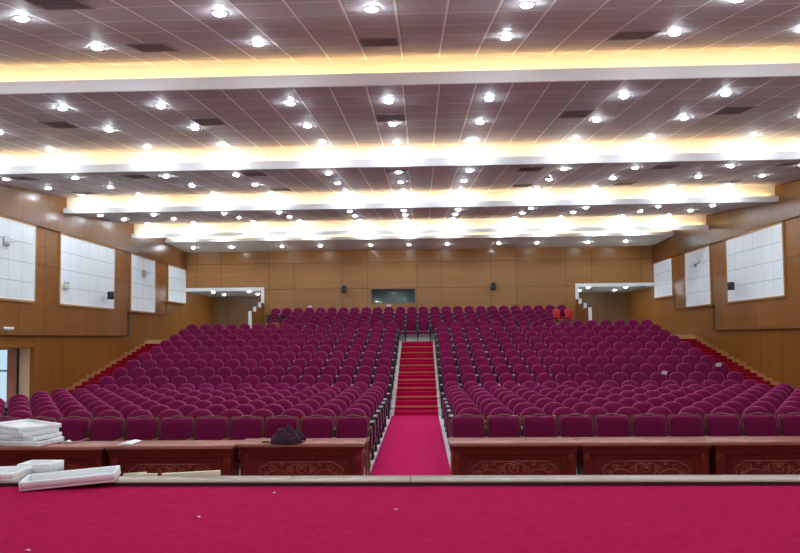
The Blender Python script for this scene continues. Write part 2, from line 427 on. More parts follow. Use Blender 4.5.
# ---------------------------------------------------------------- ceiling: saw-tooth sections with cove beams between
SEC = {0: (5.5, 10.22, 5.63, 6.885), 1: (10.04, 14.95, 6.36, 6.87), 2: (14.77, 19.65, 6.33, 6.865), 3: (19.47, 24.35, 6.32, 6.85), 4: (24.17, 27.6, 6.28, 6.93), 5: (27.41, 30.0, 6.60, 6.50)}
GRID0 = {0: .1, 1: .4, 2: .2, 3: .5, 4: .0, 5: .2}
def zc(s, y): y0, y1, z0, z1 = SEC[s]; return z0 + (z1 - z0) * (y - y0) / (y1 - y0)
for s, (y0, y1, z0, z1) in SEC.items():
    m = MB(); m.prism([(y0, z0), (y1, z1), (y1, z1 + .05), (y0, z0 + .05)], -HW, HW, 'x')
    struct(m.build('ceiling_%d' % (s + 1), ceiling_mat('ceiling_tiles_%d' % s, GRID0[s], (.80, .78, .76), (.72, .70, .68)) if s == 5 else ceiling_mat('ceiling_tiles_%d' % s, GRID0[s])))
m = MB(); m.box(-HW, HW, YF, 5.5, 5.63, 5.7); struct(m.build('ceiling_stage', ceiling_mat('ceiling_tiles_stage', .1)))
m = MB(); m.box(-HW - .3, HW + .3, YF - .2, YC + .2, 7.4, 7.5); struct(m.build('roof', plain('roof_slab', (.3, .3, .3), .8)))
BEAMS = [(10.0, 6.36, 6.565, 6.885), (14.73, 6.325, 6.52, 6.87), (19.43, 6.315, 6.49, 6.865), (24.13, 6.275, 6.45, 6.85), (27.37, 6.60, 6.74, 6.93)]
for i, (y, zb, zt, zr) in enumerate(BEAMS):
    m = MB(); m.box(-HW + .185, HW - .185, y, y + .04, zb, zt); m.box(-HW + .185, HW - .185, y + .04, y + .22, zb + .045, zb + .06)
    b = struct(m.build('trim_%d' % (i + 1), WHITE))
    c = MB(); c.box(-HW + .185, HW - .185, y + .2, y + .22, zb + .06, zr); c.build('cove_face', COVEWHITE, b)
    l = MB()
    for k in range(22): l.box(-11 + k + .01, -11 + k + .99, y + .06, y + .09, zb + .11, zb + .115)
    l.build('led_strip', LED, b)

# ---------------------------------------------------------------- downlights
XS = [-10.4, -8.6, -6.25, -4.45, -2.11, -.35, 1.42, 3.77, 5.52, 7.84, 9.56]
def ceil_slope(s): y0, y1, z0, z1 = SEC[s]; return math.atan2(z1 - z0, y1 - y0)
ml = MB(); ml.lathe([(.030, -.040), (.052, -.033), (.066, -.018), (.067, -.004)], 14); LENS_ME = ml.data('lens', LENS)
mr = MB(); mr.lathe([(.069, -.002), (.070, -.013), (.084, -.013), (.092, -.006), (.092, 0)], 20, cap=False); RING_ME = mr.data('trim_ring', RING)
lamp0 = None
def downlight(x, y, z, tilt, label, group):
    o = thing('ceiling_downlight', label, 'ceiling light', (x, y, z), 0, group); o.rotation_euler = (tilt, 0, 0)
    link('trim_ring', RING_ME, o); link('lens', LENS_ME, o)
    return o
ROWS = [(0, 7.0, 'in the nearest row visible under the ceiling'), (0, 8.7, 'in the row before the first cove beam'),
        (1, 10.9, 'in the row just behind the first cove beam'), (1, 12.6, 'in the middle row between first and second cove beams'), (1, 14.4, 'in the row just before the second cove beam'),
        (2, 15.5, 'in the row just behind the second cove beam'), (2, 17.3, 'in the middle row between second and third cove beams'), (2, 19.12, 'in the row just before the third cove beam'),
        (3, 20.2, 'in the row just behind the third cove beam'), (3, 21.85, 'in the middle row between third and fourth cove beams'), (3, 23.75, 'in the row just before the fourth cove beam'),
        (4, 26.9, None), (5, 28.7, 'in the last row before the back wall')]
for s, y, txt in ROWS:
    n = 0
    for x in XS:
        if (s, y) == (0, 8.7) and abs(x + .35) < .1: continue
        z = zc(s, y); u, v, d = px_of((x, y, z)); vis = -3 < u < 803 and -3 < v < 553 and txt
        if vis:
            n += 1; downlight(x, y, z, ceil_slope(s), 'round downlight, %s from the left %s' % (ORD[n - 1], txt), 'ceiling downlights')
        else:
            downlight(x, y, z, ceil_slope(s), 'round ceiling downlight beyond the picture or hidden behind a cove beam', 'ceiling downlights out of sight')
for y in (5.0, 3.8, 2.6, 1.2, -1.0):  # unseen lamp rows, added over the stage to brighten its carpet
    for x in (-8.6, -6.2, -3.8, -1.3, 1.3, 3.8, 6.2, 8.6): downlight(x, y, 5.63, 0, 'unseen round downlight over the stage, added to brighten the carpet', 'added downlights over the stage')
for sg, lab in ((-1, 'left'), (1, 'right')):
    for x, y, w_ in ((10.1, 30.6, 'near outer'), (10.1, 32.3, 'far outer'), (8.32, 30.6, 'near inner'), (8.32, 32.3, 'far inner')):
        downlight(sg * x, y, 4.60, 0, '%s downlight in the low ceiling of the %s rear corridor' % (w_, lab), 'corridor downlights')

# vents: dark grilles in the tile grid
VE = {0: [(-3.68, 6.4), (-3.68, 8.8), (-.38, 8.8), (3.22, 8.8)], 1: [(-6.98, 12.1), (-3.98, 12.1), (-.38, 12.1), (3.22, 12.1), (6.22, 12.1)],
      2: [(-9.98, 15.5), (-6.98, 15.5), (-3.98, 15.5), (-.38, 15.5), (2.92, 15.5), (6.22, 15.5), (9.22, 15.5), (-9.98, 18.5), (-3.98, 18.5), (3.22, 18.5), (6.22, 18.5), (9.22, 18.5)]}
VTX = {(0, 6.4): 'at the top edge, above the front row of downlights', (0, 8.8): 'before the first cove beam', (1, 12.1): 'between the first and second cove beams', (2, 15.5): 'just behind the second cove beam', (2, 18.5): 'just before the third cove beam'}
mf = MB()
for a in ((-.285, -.255, -.285, .285), (.255, .285, -.285, .285), (-.255, .255, -.285, -.255), (-.255, .255, .255, .285)): mf.box(*a, -.016, -.002)
VF_ME = mf.data('frame', VENTF)
ms = MB()
for k in range(9): ms.box(-.255, .255, -.245 + k * .057, -.215 + k * .057, -.013, -.006)
ms.box(-.255, .255, -.255, .255, -.005, -.002)
VS_ME = ms.data('grille', VENT)
for s, L in VE.items():
    cnt = {}
    for x, y in L:
        cnt[y] = cnt.get(y, 0) + 1
        tot = len([1 for q in L if q[1] == y])
        lab = ('dark square ceiling vent, %s from the left %s' % (ORD[cnt[y] - 1], VTX[(s, y)])) if tot > 1 else 'dark square ceiling vent %s' % VTX[(s, y)]
        o = thing('ceiling_vent', lab, 'vent', (x, y, zc(s, y)), 0, 'dark ceiling vents'); o.rotation_euler = (ceil_slope(s), 0, 0)
        link('frame', VF_ME, o); link('grille', VS_ME, o)

# ---------------------------------------------------------------- white acoustic panels on the side walls
PAN = [(14.5, 18.1, 3.40, 5.66, 6, 4, 'nearest the stage'), (19.36, 22.9, 3.40, 5.66, 6, 4, 'the wide one carrying a black speaker'), (24.2, 26.46, 3.40, 5.66, 4, 4, 'the narrow one beside the short corner one'), (27.82, 29.98, 3.99, 5.66, 4, 3, 'the short one at the back corner')]
for sg, side in ((-1, 'left'), (1, 'right')):
    for i, (y0, y1, z0, z1, nc, nr, txt) in enumerate(PAN):
        if sg > 0 and i == 0: continue
        X = sg * (HW - .11)
        o = thing('acoustic_panel', 'white gridded acoustic panel on the %s wall, %s' % (side, txt), 'wall panel', (X, 0, 0), 0, 'white acoustic panels')
        m = MB(); xa, xb = sorted((0, -sg * .03)); m.box(xa, xb, y0 + .03, y1 - .03, z0 + .03, z1 - .03)
        m.build('panel_face', panel_mat('panel_%d' % i, (.84, .88, .91), (.79, .84, .88), nc, nr, y0, y1, z0, z1), o)
        f = MB(); xa, xb = sorted((0, -sg * .05))
        for (a, b, c, d) in ((y0 - .03, y0 + .03, z0 - .03, z1 + .03), (y1 - .03, min(y1 + .03, 29.99), z0 - .03, z1 + .03), (y0 + .03, y1 - .03, z0 - .03, z0 + .03), (y0 + .03, y1 - .03, z1 - .03, z1 + .03)): f.box(xa, xb, a, b, c, d)
        f.build('frame', W_TRIM, o)
        f = MB(); xa, xb = sorted((-sg * .03, -sg * .045))
        for (a, b, c, d) in ((y0 + .03, y0 + .07, z0 + .03, z1 - .03), (y1 - .07, y1 - .03, z0 + .03, z1 - .03), (y0 + .07, y1 - .07, z0 + .03, z0 + .07), (y0 + .07, y1 - .07, z1 - .07, z1 - .03)): f.box(xa, xb, a, b, c, d)
        f.build('white_bead', WHITE, o)

# left door: recess, leaf, vestibule with a glazed front
XL = -HW - .3
m = MB(); y0, y1, zt = DOOR
m.box(-HW - .3, -HW + .002, y1 - .012, y1, 0, zt); m.box(-HW - .3, -HW + .002, y0, y1 - .012, zt - .012, zt); m.box(-HW - .3, -HW + .002, y0, y0 + .012, 0, zt)
d1 = struct(m.build('door_1', JAMB))
m = MB(); m.box(-HW - .002, -HW + .125, y1, y1 + .14, 0, zt + .14); m.box(-HW - .002, -HW + .125, y0 - .14, y1, zt, zt + .14); m.box(-HW - .002, -HW + .125, y0 - .14, y0, 0, zt)
m.build('door_frame', W_LOW_L, d1)
m = MB(); m.box(XL - .05, XL, y1 - .06, y1, 0, zt); m.box(XL - .05, XL, y0, y1, zt - .05, zt); m.build('inner_frame', DARKWOOD, d1)
m = MB(); m.box(XL - .36, XL - .06, y1 - .03, y1 + .015, .01, zt - .06); lf = m.build('door_leaf', DOORWOOD, d1)
m = MB(); m.tube([(XL - .31, y1 - .03, 1.0), (XL - .31, y1 - .08, 1.0), (XL - .22, y1 - .08, 1.0)], .012); m.build('door_handle', METAL, lf)
VX = -15.5
m = MB(); m.box(VX, XL - .001, 15.2, 22.4, -.1, 0); m.box(VX, XL - .001, 15.2, 22.4, 2.6, 2.7); m.box(VX, XL - .001, 15.1, 15.2, 0, 2.6); m.box(VX - .1, VX, 15.2, 22.4, 0, 2.6)
struct(m.build('wall_vestibule', WHITE))
m = MB()
xs = [VX + .02, -14.62, -13.75, -12.85, -11.95, XL - .03]
for x in xs: m.box(x - .035, x + .035, 22.3, 22.4, 0, 2.6)
for z in (.03, 1.18, 2.05, 2.57): m.box(VX, XL - .001, 22.31, 22.39, z - .03, z + .03)
w2 = struct(m.build('window_2', TEAL))
gm = bpy.data.materials.new('clear_pane'); gm.use_nodes = True; nt = gm.node_tree; nt.nodes.clear()
out = N(nt, 'ShaderNodeOutputMaterial'); tr = N(nt, 'ShaderNodeBsdfTransparent'); gl = N(nt, 'ShaderNodeBsdfGlossy'); gl.inputs['Roughness'].default_value = .05; mx = N(nt, 'ShaderNodeMixShader'); mx.inputs[0].default_value = .06
tr.inputs[0].default_value = (.88, .97, 1, 1)
nt.links.new(tr.outputs[0], mx.inputs[1]); nt.links.new(gl.outputs[0], mx.inputs[2]); nt.links.new(mx.outputs[0], out.inputs[0])
m = MB(); m.box(VX, XL - .001, 22.345, 22.352, .02, 2.58); m.build('pane', gm, w2)

# ---------------------------------------------------------------- theatre seats
PITCH = .551
def backrest_mb(hw=.226, z0=.47, zs=.815, z1=1.0, rec=.16, th=.1):
    pts = []
    n = 14
    pts += [(-hw * .70, z0), (hw * .70, z0), (hw * .82, z0 + .02), (hw * .90, z0 + .12), (hw, (z0 + zs) / 2 + .06)]
    for k in range(n + 1):
        a = PI * k / n; c, s_ = math.cos(a), math.sin(a)
        pts.append((hw * math.copysign(abs(c) ** .9, c), zs + (z1 - zs) * abs(s_) ** .9))
    pts += [(-hw, (z0 + zs) / 2 + .06), (-hw * .90, z0 + .12), (-hw * .82, z0 + .02)]
    zc_ = (z0 + z1) / 2 + .03
    rings = [(.95, .045), (1.0, .03), (1.0, -.02), (.965, -.045), (.88, -.060), (.70, -.066), (.35, -.066)]
    m = MB(); vv = []; np_ = len(pts)
    for sc, yo in rings:
        for x, z in pts:
            zz = zc_ + (z - zc_) * sc
            vv.append((x * sc, yo + (zz - z1) * rec - .02, zz))
    fs = [tuple(range(np_ - 1, -1, -1))]
    for r in range(len(rings) - 1):
        for k in range(np_): fs.append((r * np_ + k, r * np_ + (k + 1) % np_, (r + 1) * np_ + (k + 1) % np_, (r + 1) * np_ + k))
    fs.append(tuple((len(rings) - 1) * np_ + k for k in range(np_)))
    m.mesh(vv, fs, True); return m
def cushion_mb(hw=.215, y0=-.55, y1=-.10, z=.43, th=.11, tip=1):
    M = Matrix.Translation((0, y1, z - th)) @ Matrix.Rotation(math.radians(-tip), 4, 'X')
    m = MB(); m.rbox(-hw, hw, y0 - y1, 0, 0, th, .035, 3, M); return m
def side_mb(x):
    m = MB(); m.rbox(x - .052, x + .052, -.44, -.02, .28, .700, .02, 2); return m
def cap_mb(x):
    m = MB(); m.rbox(x - .038, x + .038, -.46, -.33, .680, .712, .012, 2); return m
def leg_mb(x):
    m = MB(); m.box(x - .022, x + .022, -.31, -.14, .02, .29); m.box(x - .032, x + .032, -.38, -.06, 0, .022); return m
def inset_mb(x):
    m = MB(); m.rbox(x - .057, x + .057, -.40, -.08, .33, .62, .006, 1); return m
BACK_ME = backrest_mb().data('backrest', VELVET); CUSH_ME = cushion_mb().data('seat_cushion', VELVET)
SIDE_ME = side_mb(0).data('side_panel', BLACK); CAP_ME = cap_mb(0).data('armrest', ARMCAP); LEG_ME = leg_mb(0).data('leg', BLACK); INS_ME = inset_mb(0).data('fabric_inset', VELVET_D)
def side_set(o, x, inset=False):
    s_ = link('side_panel', SIDE_ME, o); s_.location = (x, 0, 0)
    c = link('armrest', CAP_ME, o); c.location = (x, 0, 0)
    l = link('leg', LEG_ME, o); l.location = (x, 0, 0)
    if inset: link('fabric_inset', INS_ME, s_)
HP = PITCH / 2
def proto(ends):
    """ends: -1 extra side panel at low x, 1 shared side panel always sits at high x of the cell; inset on an aisle end"""
    o = thing('theatre_seat', 'plum velvet theatre seat', 'seat')
    link('backrest', BACK_ME, o); link('seat_cushion', CUSH_ME, o)
    side_set(o, HP, ends == 1)
    if ends == -1: side_set(o, -HP, True)
    return o
used = {}
def seat(loc, ends, label):
    if ends not in used:
        o = proto(ends); used[ends] = o; o.location = loc; o['label'] = label; o['group'] = 'plum theatre seats'; return o
    return copy_thing(used[ends], loc, label, 'plum theatre seats')
MASS = []      # seats beyond the three hundred that show largest
FLAT = [11.18, 12.01, 12.84, 13.67, 14.5, 15.34, 16.17]
rows = [(d, 0.0, '%s row behind the armchairs' % ORD[i]) for i, d in enumerate(FLAT)]
rows.append((17.78, 0.0, 'floor row before the first riser'))
rows += [(d, z, '%s raised row' % ORD[i]) for i, (d, z) in enumerate(zip(DK, ZK))]
count = 0
for ri, (d, z, txt) in enumerate(rows):
    for sg, side in ((-1, 'left'), (1, 'right')):
        for i in range(16):
            x = sg * (1.03 + PITCH * i)
            ends = 0
            if sg > 0 and i == 0: ends = -1
            if sg > 0 and i == 15: ends = 1
            if sg < 0 and i == 0: ends = 1
            if sg < 0 and i == 15: ends = -1
            u, v, dd = px_of((x, d, z + 1.0)); inframe = -14 < u < 814
            if count < 300 and inframe and ri < 11:
                count += 1
                seat((x, d, z), ends, 'plum theatre seat, %s from the centre aisle, %s, %s block' % (ORD[i], txt, side))
            else: MASS.append((x, d, z, ends))
# back section
for r, (d, z, n) in enumerate(((27.0, 2.08, 22), (27.76, 2.28, 22), (28.52, 2.49, 22), (29.28, 2.70, 26))):
    p = .535
    for i in range(n):
        x = .02 + (i - (n - 1) / 2) * p
        MASS.append((x, d, z, -1 if i == 0 else (1 if i == n - 1 else 0)))
def mass_obj():
    def grab(me, dx=0): return [(v.co.x + dx, v.co.y, v.co.z) for v in me.vertices], [tuple(p.vertices) for p in me.polygons], [p.use_smooth for p in me.polygons]
    V = []; Fc = []; Mi = []; Sm = []
    def put(part, mi, ox, oy, oz):
        v, f, s_ = part; b = len(V)
        V.extend((a + ox, c + oy, e + oz) for a, c, e in v); Fc.extend(tuple(k + b for k in q) for q in f); Mi.extend([mi] * len(f)); Sm.extend(s_)
    B, C_ = grab(BACK_ME), grab(CUSH_ME); S_, A_, L_ = grab(SIDE_ME), grab(CAP_ME), grab(LEG_ME)
    for x, y, z, e in MASS:
        put(B, 0, x, y, z); put(C_, 0, x, y, z)
        for dx in ([HP, -HP] if e == -1 else [HP]): put(S_, 1, x + dx, y, z); put(A_, 2, x + dx, y, z); put(L_, 1, x + dx, y, z)
    me = bpy.data.meshes.new('theatre_seats'); me.from_pydata(V, [], Fc)
    for mm in (VELVET, BLACK, ARMCAP): me.materials.append(mm)
    me.polygons.foreach_set('material_index', Mi); me.polygons.foreach_set('use_smooth', Sm); me.update()
    return link('theatre_seats', me)
tag(mass_obj(), 'remaining plum theatre seats filling the upper raked rows and the rear section', 'seats', 'plum theatre seats', 'stuff')

# ---------------------------------------------------------------- front row armchairs with wood frames
def rr_outline(hw, z0, z1, r, n=5):
    pts = []
    for cx, cz, a0 in ((hw - r, z0 + r, -PI / 2), (hw - r, z1 - r, 0), (-hw + r, z1 - r, PI / 2), (-hw + r, z0 + r, PI)):
        for k in range(n + 1):
            a = a0 + PI / 2 * k / n; pts.append((cx + r * math.cos(a), cz + r * math.sin(a)))
    return pts
def puffy(pts, rings, rec, z1, zc_):
    m = MB(); vv = []; n = len(pts)
    for sc, yo in rings:
        for x, z in pts:
            zz = zc_ + (z - zc_) * sc; vv.append((x * sc, yo + (zz - z1) * rec, zz))
    fs = [tuple(range(n - 1, -1, -1))]
    for r in range(len(rings) - 1):
        for k in range(n): fs.append((r * n + k, r * n + (k + 1) % n, (r + 1) * n + (k + 1) % n, (r + 1) * n + k))
    fs.append(tuple((len(rings) - 1) * n + k for k in range(n))); m.mesh(vv, fs, True); return m
def armchair_proto():
    o = thing('armchair', 'armchair', 'armchair')
    puffy(rr_outline(.252, .46, .962, .07), [(.97, .03), (1, .02), (1, -.015), (.965, -.04), (.88, -.055), (.6, -.06)], .14, .98, .71).build('backrest', VELVET_D, o)
    f = MB(); out = [(-.262, .40), (-.268, .86)] + [(-.262 + .05 * (1 - math.cos(a)), .93 + .035 * math.sin(a)) for a in (0, .5, 1.0, 1.5)]
    top = [(-.18, .966), (-.12, .966), (-.07, .984), (0, .992), (.07, .984), (.12, .966), (.18, .966)]
    path = out + top + [(-x, z) for x, z in reversed(out)]
    f.tube([(x, .03 + (z - .98) * .14, z) for x, z in path], .013, 8); f.build('back_frame', W_CHAIR, o)
    cushion_mb(.235, -.56, -.06, .46, .12, 3).build('seat_cushion', VELVET_D, o)
    b = MB(); b.box(-.25, .25, -.54, -.05, .27, .335); b.build('seat_rail', W_CHAIR, o)
    for sg in (-1, 1):
        x = sg * .268
        a = MB(); a.rbox(x - .019, x + .019, -.50, -.02, .625, .655, .012, 2); a.box(x - .015, x + .015, -.47, -.43, .30, .63); a.build('armrest', W_CHAIR, o)
        l = MB(); l.box(x - .017, x + .017, -.53, -.49, 0, .34); l.build('leg', W_CHAIR, o)
        l = MB(); l.box(x - .017, x + .017, -.08, -.03, 0, .42); l.build('leg', W_CHAIR, o)
    return o
AC = None; YA = 10.2; ZA = 0
for sg, side, x0, n in ((-1, 'left', -.955, 11), (1, 'right', .912, 11)):
    for i in range(n):
        x = x0 + sg * .578 * i
        lab = 'wood-framed plum armchair, %s from the aisle in the front row, %s of the aisle' % (ORD[i], side)
        if AC is None: AC = armchair_proto(); AC.location = (x, YA, 0); AC['label'] = lab; AC['group'] = 'front row armchairs'
        else: copy_thing(AC, (x, YA, 0), lab, 'front row armchairs')

# ---------------------------------------------------------------- carved tables
def spiral(cx, cz, r0, turns, a0, sg, n=22):
    return [(cx + sg * r0 * (1 - .8 * k / n) * math.cos(a0 + turns * 2 * PI * k / n), 0, cz + r0 * (1 - .8 * k / n) * math.sin(a0 + turns * 2 * PI * k / n)) for k in range(n + 1)]
def table_proto():
    L, D = 1.832, .50; h = L / 2
    o = thing('carved_table', 'table', 'table')
    m = MB(); m.rbox(-h, h, 0, D, .715, .76, .012, 2); m.build('table_top', W_TABLETOP, o)
    m = MB()
    m.box(-h + .015, h - .015, .015, D - .01, .69, .716); m.box(-h + .03, h - .03, .028, D - .02, .665, .69); m.box(-h + .045, h - .045, .042, D - .03, .60, .665); m.build('cornice', W_TABLE, o)
    m = MB(); m.box(-h + .06, h - .06, .075, .10, .05, .60); p = m.build('front_panel', W_TABLE, o)
    # raised mouldings and relief carving
    f = MB()
    def frame(x0, x1, z0, z1, t, y): 
        f.box(x0, x1, y, .078, z1 - t, z1); f.box(x0, x1, y, .078, z0, z0 + t); f.box(x0, x0 + t, y, .078, z0 + t, z1 - t); f.box(x1 - t, x1, y, .078, z0 + t, z1 - t)
    frame(-.70, .70, .09, .555, .018, .062); frame(-.665, .665, .125, .52, .008, .067)
    f.build('panel_moulding', W_TABLE, p)
    c = MB(); R = []
    R.append([(-.60, .0, .24), (-.57, 0, .30), (-.60, 0, .36), (-.56, 0, .41), (-.50, 0, .43), (-.47, 0, .47), (.47, 0, .47), (.50, 0, .43), (.56, 0, .41), (.60, 0, .36), (.57, 0, .30), (.60, 0, .24)])
    for sg in (-1, 1):
        R.append([(sg * (.16 + .36 * t), 0, .235 + .10 * math.sin(PI * (1 - t) * 1.0 + .2) * (1 - t * .3) - .03 * t) for t in [k / 16 for k in range(17)]])
        R.append(spiral(sg * .16, .30, .055, 1.4, -.6, sg)); R.append(spiral(sg * .42, .345, .05, 1.3, 2.6, sg)); R.append(spiral(sg * .50, .24, .045, 1.3, .5, sg)); R.append(spiral(sg * .28, .385, .035, 1.2, 1, sg))
        R.append([(sg * (.07 + .08 * math.cos(a)), 0, .31 + .075 * math.sin(a)) for a in [PI * k / 10 for k in range(-4, 11)]])
    R.append([(.065 * math.cos(2 * PI * k / 18), 0, .33 + .075 * math.sin(2 * PI * k / 18)) for k in range(19)])
    R.append([(.03 * math.cos(2 * PI * k / 12), 0, .34 + .03 * math.sin(2 * PI * k / 12)) for k in range(13)])
    R.append([(-.10, 0, .19), (-.04, 0, .225), (0, 0, .20), (.04, 0, .225), (.10, 0, .19)])
    for i, path in enumerate(R): c.tube([(x, .071, z + (.075 if i else .02)) for x, y, z in path], .0075, 5)
    c.build('relief_carving', wood('highlit_carving_wood', (.30, .05, .034), (.22, .036, .024), 'x', .25), p)  # carving lighter than the table: relief highlights put into its colour
    for sg in (-1, 1):
        m = MB(); a, b = sorted((sg * (h - .06), sg * (h - .16))); m.rbox(a, b, .052, .10, .03, .60, .006, 1)
        a, b = sorted((sg * (h - .08), sg * (h - .14))); m.rbox(a, b, .042, .06, .10, .53, .010, 2)
        m.build('pilaster', W_TABLE, o)
        m = MB(); a, b = sorted((sg * (h - .05), sg * (h - .075))); m.box(a, b, .055, D - .04, 0, .60); m.build('end_panel', W_TABLE, o)
    m = MB(); m.box(-h + .05, h - .05, .055, .11, 0, .05); m.build('plinth', W_TABLE, o)
    m = MB(); m.box(-h + .08, h - .08, .10, D - .05, .42, .44); m.build('shelf', W_TABLE, o)
    return o
TP = None
for x, y, lab in ((-1.555, 8.88, 'carved rosewood table left of the aisle, with a dark jacket on it'), (-3.39, 8.74, 'carved rosewood table carrying one white booklet, second left of the aisle'), (-5.225, 8.70, 'carved rosewood table under the stack of white foam trays'),
                  (1.467, 8.89, 'carved rosewood table right of the aisle, beside the carpet'), (3.302, 8.885, 'carved rosewood table second to the right of the aisle, in the middle'), (5.137, 8.895, 'carved rosewood table cut by the right edge, third from the aisle')):
    if TP is None: TP = table_proto(); TP.location = (x, y, 0); TP['label'] = lab; TP['group'] = 'carved front tables'
    else: copy_thing(TP, (x, y, 0), lab, 'carved front tables')

# ---------------------------------------------------------------- foam trays, boards and small things
def tray(L, D, H, loc, rot, label, t=.028, group='white foam trays', base=.02):
    o = thing('foam_tray', label, 'foam tray', loc, 0, group); o.rotation_euler = rot
    m = MB(); m.rbox(0, L, 0, D, 0, base, .004, 1); m.build('tray_base', FOAM, o)
    r = MB(); r.rbox(0, L, 0, t, .016, H, .005, 1); r.rbox(0, L, D - t, D, .016, H, .005, 1); r.rbox(0, t, t - .004, D - t + .004, .016, H, .005, 1); r.rbox(L - t, L, t - .004, D - t + .004, .016, H, .005, 1)
    r.build('tray_rim', FOAM, o)
    return o
def tray_at(corner, ang, L, D, H, label, tip=0, **kw):
    """corner = near right-hand corner; the tray runs left from it"""
    a = math.radians(ang); c, s_ = math.cos(a), math.sin(a)
    x, y, z = corner[0] - L * c, corner[1] - L * s_, corner[2]
    return tray(L, D, H, (x, y, z), (0, 0, a), label, **kw)
tray_at((-5.24, 8.72, .761), -10, 1.0, .50, .066, 'white foam tray at the bottom of the stack on the table')
tray_at((-5.34, 8.76, .828), -16, 1.0, .50, .062, 'white foam tray second from bottom of the table stack, shifted left')
tray_at((-5.48, 8.74, .891), -26, 1.0, .54, .062, 'white foam tray second from top of the table stack')
tray_at((-5.55, 8.76, .954), -32, 1.0, .60, .062, 'white foam tray on top of the table stack, open side up')
tray(.90, .24, .092, (-3.84, 6.16, .752), (math.radians(9), math.radians(-3.6), math.radians(11)), 'long white foam tray tilted over the stage edge onto red carpet')
tray_at((-4.07, 6.41, .803), 7, .9, .40, .078, 'white foam tray on the stage edge at the far left')
tray(.385, .26, .228, (-4.315, 6.84, .661), (0, 0, math.radians(-1)), 'deep grey-white foam tray behind the other two at the stage edge', t=.035, base=.16)
m = MB(); m.prism([(-2.61, .661), (-1.985, .661), (-1.985, .852), (-2.61, .820)], 6.655, 6.69)
tag(m.build('foam_board', CREAM), 'cream foam board with slanted top propped behind the stage edge', 'board', 'cream foam boards')
m = MB(); m.prism([(-2.90, .661), (-2.67, .661), (-2.665, .822), (-2.87, .818)], 6.655, 6.68)
tag(m.build('foam_board', CREAM), 'short cream foam board between the long tray and slanted board', 'board', 'cream foam boards')
m = MB(); m.prism([(-3.05, .661), (-2.80, .661), (-2.80, .830), (-3.05, .812)], 6.70, 6.72)
tag(m.build('foam_board', CREAM), 'thin cream foam offcut just right of the long white tray', 'board', 'cream foam boards')
# booklet
m = MB(); m.prism([(-4.14, .762), (-3.95, .764), (-3.95, .776), (-4.05, .79), (-4.14, .772)], 8.80, 9.14)
bo = m.build('booklet', PAPER); tag(bo, 'white booklet lying open on the carved table', 'booklet')
# wrappers beside the trays
for k, (x, y, lab) in enumerate(((-5.13, 9.02, 'crumpled clear wrapper next to the foam tray stack'), (-5.0, 9.06, 'crumpled silvery wrapper further right on the table'))):
    b2 = bmesh.new(); bmesh.ops.create_icosphere(b2, subdivisions=2, radius=1)
    for v in b2.verts:
        q = random.uniform(.6, 1.15); v.co = Vector((v.co.x * .06 * q, v.co.y * .05 * q, max(v.co.z * .03 * q, -.012)))
    me = bpy.data.meshes.new('plastic_wrapper'); b2.to_mesh(me); b2.free(); me.materials.append(plain('wrapper_%d' % k, (.55, .58, .60), .2, .4))
    o = link('plastic_wrapper', me); o.location = (x, y, .773); tag(o, lab, 'wrapper')
# dark jacket heaped on the table, and a black rod under it
jk = MB(); nx, ny = 40, 26; vv = []
for j in range(ny + 1):
    for i in range(nx + 1):
        u, v = i / nx * 2 - 1, j / ny * 2 - 1
        r = math.sqrt(u * u + v * v); r2 = min(1, r)
        x = u * .235 + .02 * math.sin(v * 5); y = v * .19
        base = max(0, 1 - (abs(u - .05) ** 2.2 + abs(v) ** 2.2)) ** .55
        fold = .030 * math.sin(9 * u + 5 * v + 1.5 * math.sin(4 * v)) + .018 * math.sin(17 * v - 8 * u) + .012 * math.sin(23 * u + 9 * v)
        z = base * (.145 + .045 * math.exp(-((u + .05) ** 2 + v * v) * 6) + fold)
        vv.append((x * (1 + .05 * math.sin(7 * v)), y * (1 + .08 * math.sin(6 * u)), z + .004))
fs = [(j * (nx + 1) + i, j * (nx + 1) + i + 1, (j + 1) * (nx + 1) + i + 1, (j + 1) * (nx + 1) + i) for j in range(ny) for i in range(nx)]
fs = [f for f in fs if sum(vv[k][2] for k in f) > .02]
jk.mesh(vv, fs, True); jm = jk.data('jacket', CLOTH)
sj = link('jacket', jm); sj.location = (-1.775, 9.03, .761); sj.rotation_euler = (0, 0, .1)
md = sj.modifiers.new('thickness', 'SOLIDIFY'); md.thickness = .006; md.offset = 1
tag(sj, 'dark crumpled jacket heaped on the carved table', 'jacket')
m = MB(); m.tube([(-2.12, 8.965, .773), (-2.025, 8.98, .775)], [.010, .012], 8)
tag(m.build('umbrella_handle', BLACK), 'black rod sticking out left of the dark jacket on table', 'handle')

# cards on two seats
def card(loc, lab, rot):
    m = MB(); m.box(-.075, .075, -.004, .004, -.05, .06); o = m.build('paper_card', PAPER); o.location = loc; o.rotation_euler = rot; tag(o, lab, 'paper', 'papers on seats'); return o
card((7.24, DK[0] - .12, 1.155), 'small white paper on a seat back low in the right block', (.25, .25, .1))
card((9.20, DK[1] - .12, ZK[1] + .94), 'small white paper on the row-end seat by the right stairs', (.2, -.12, 0))

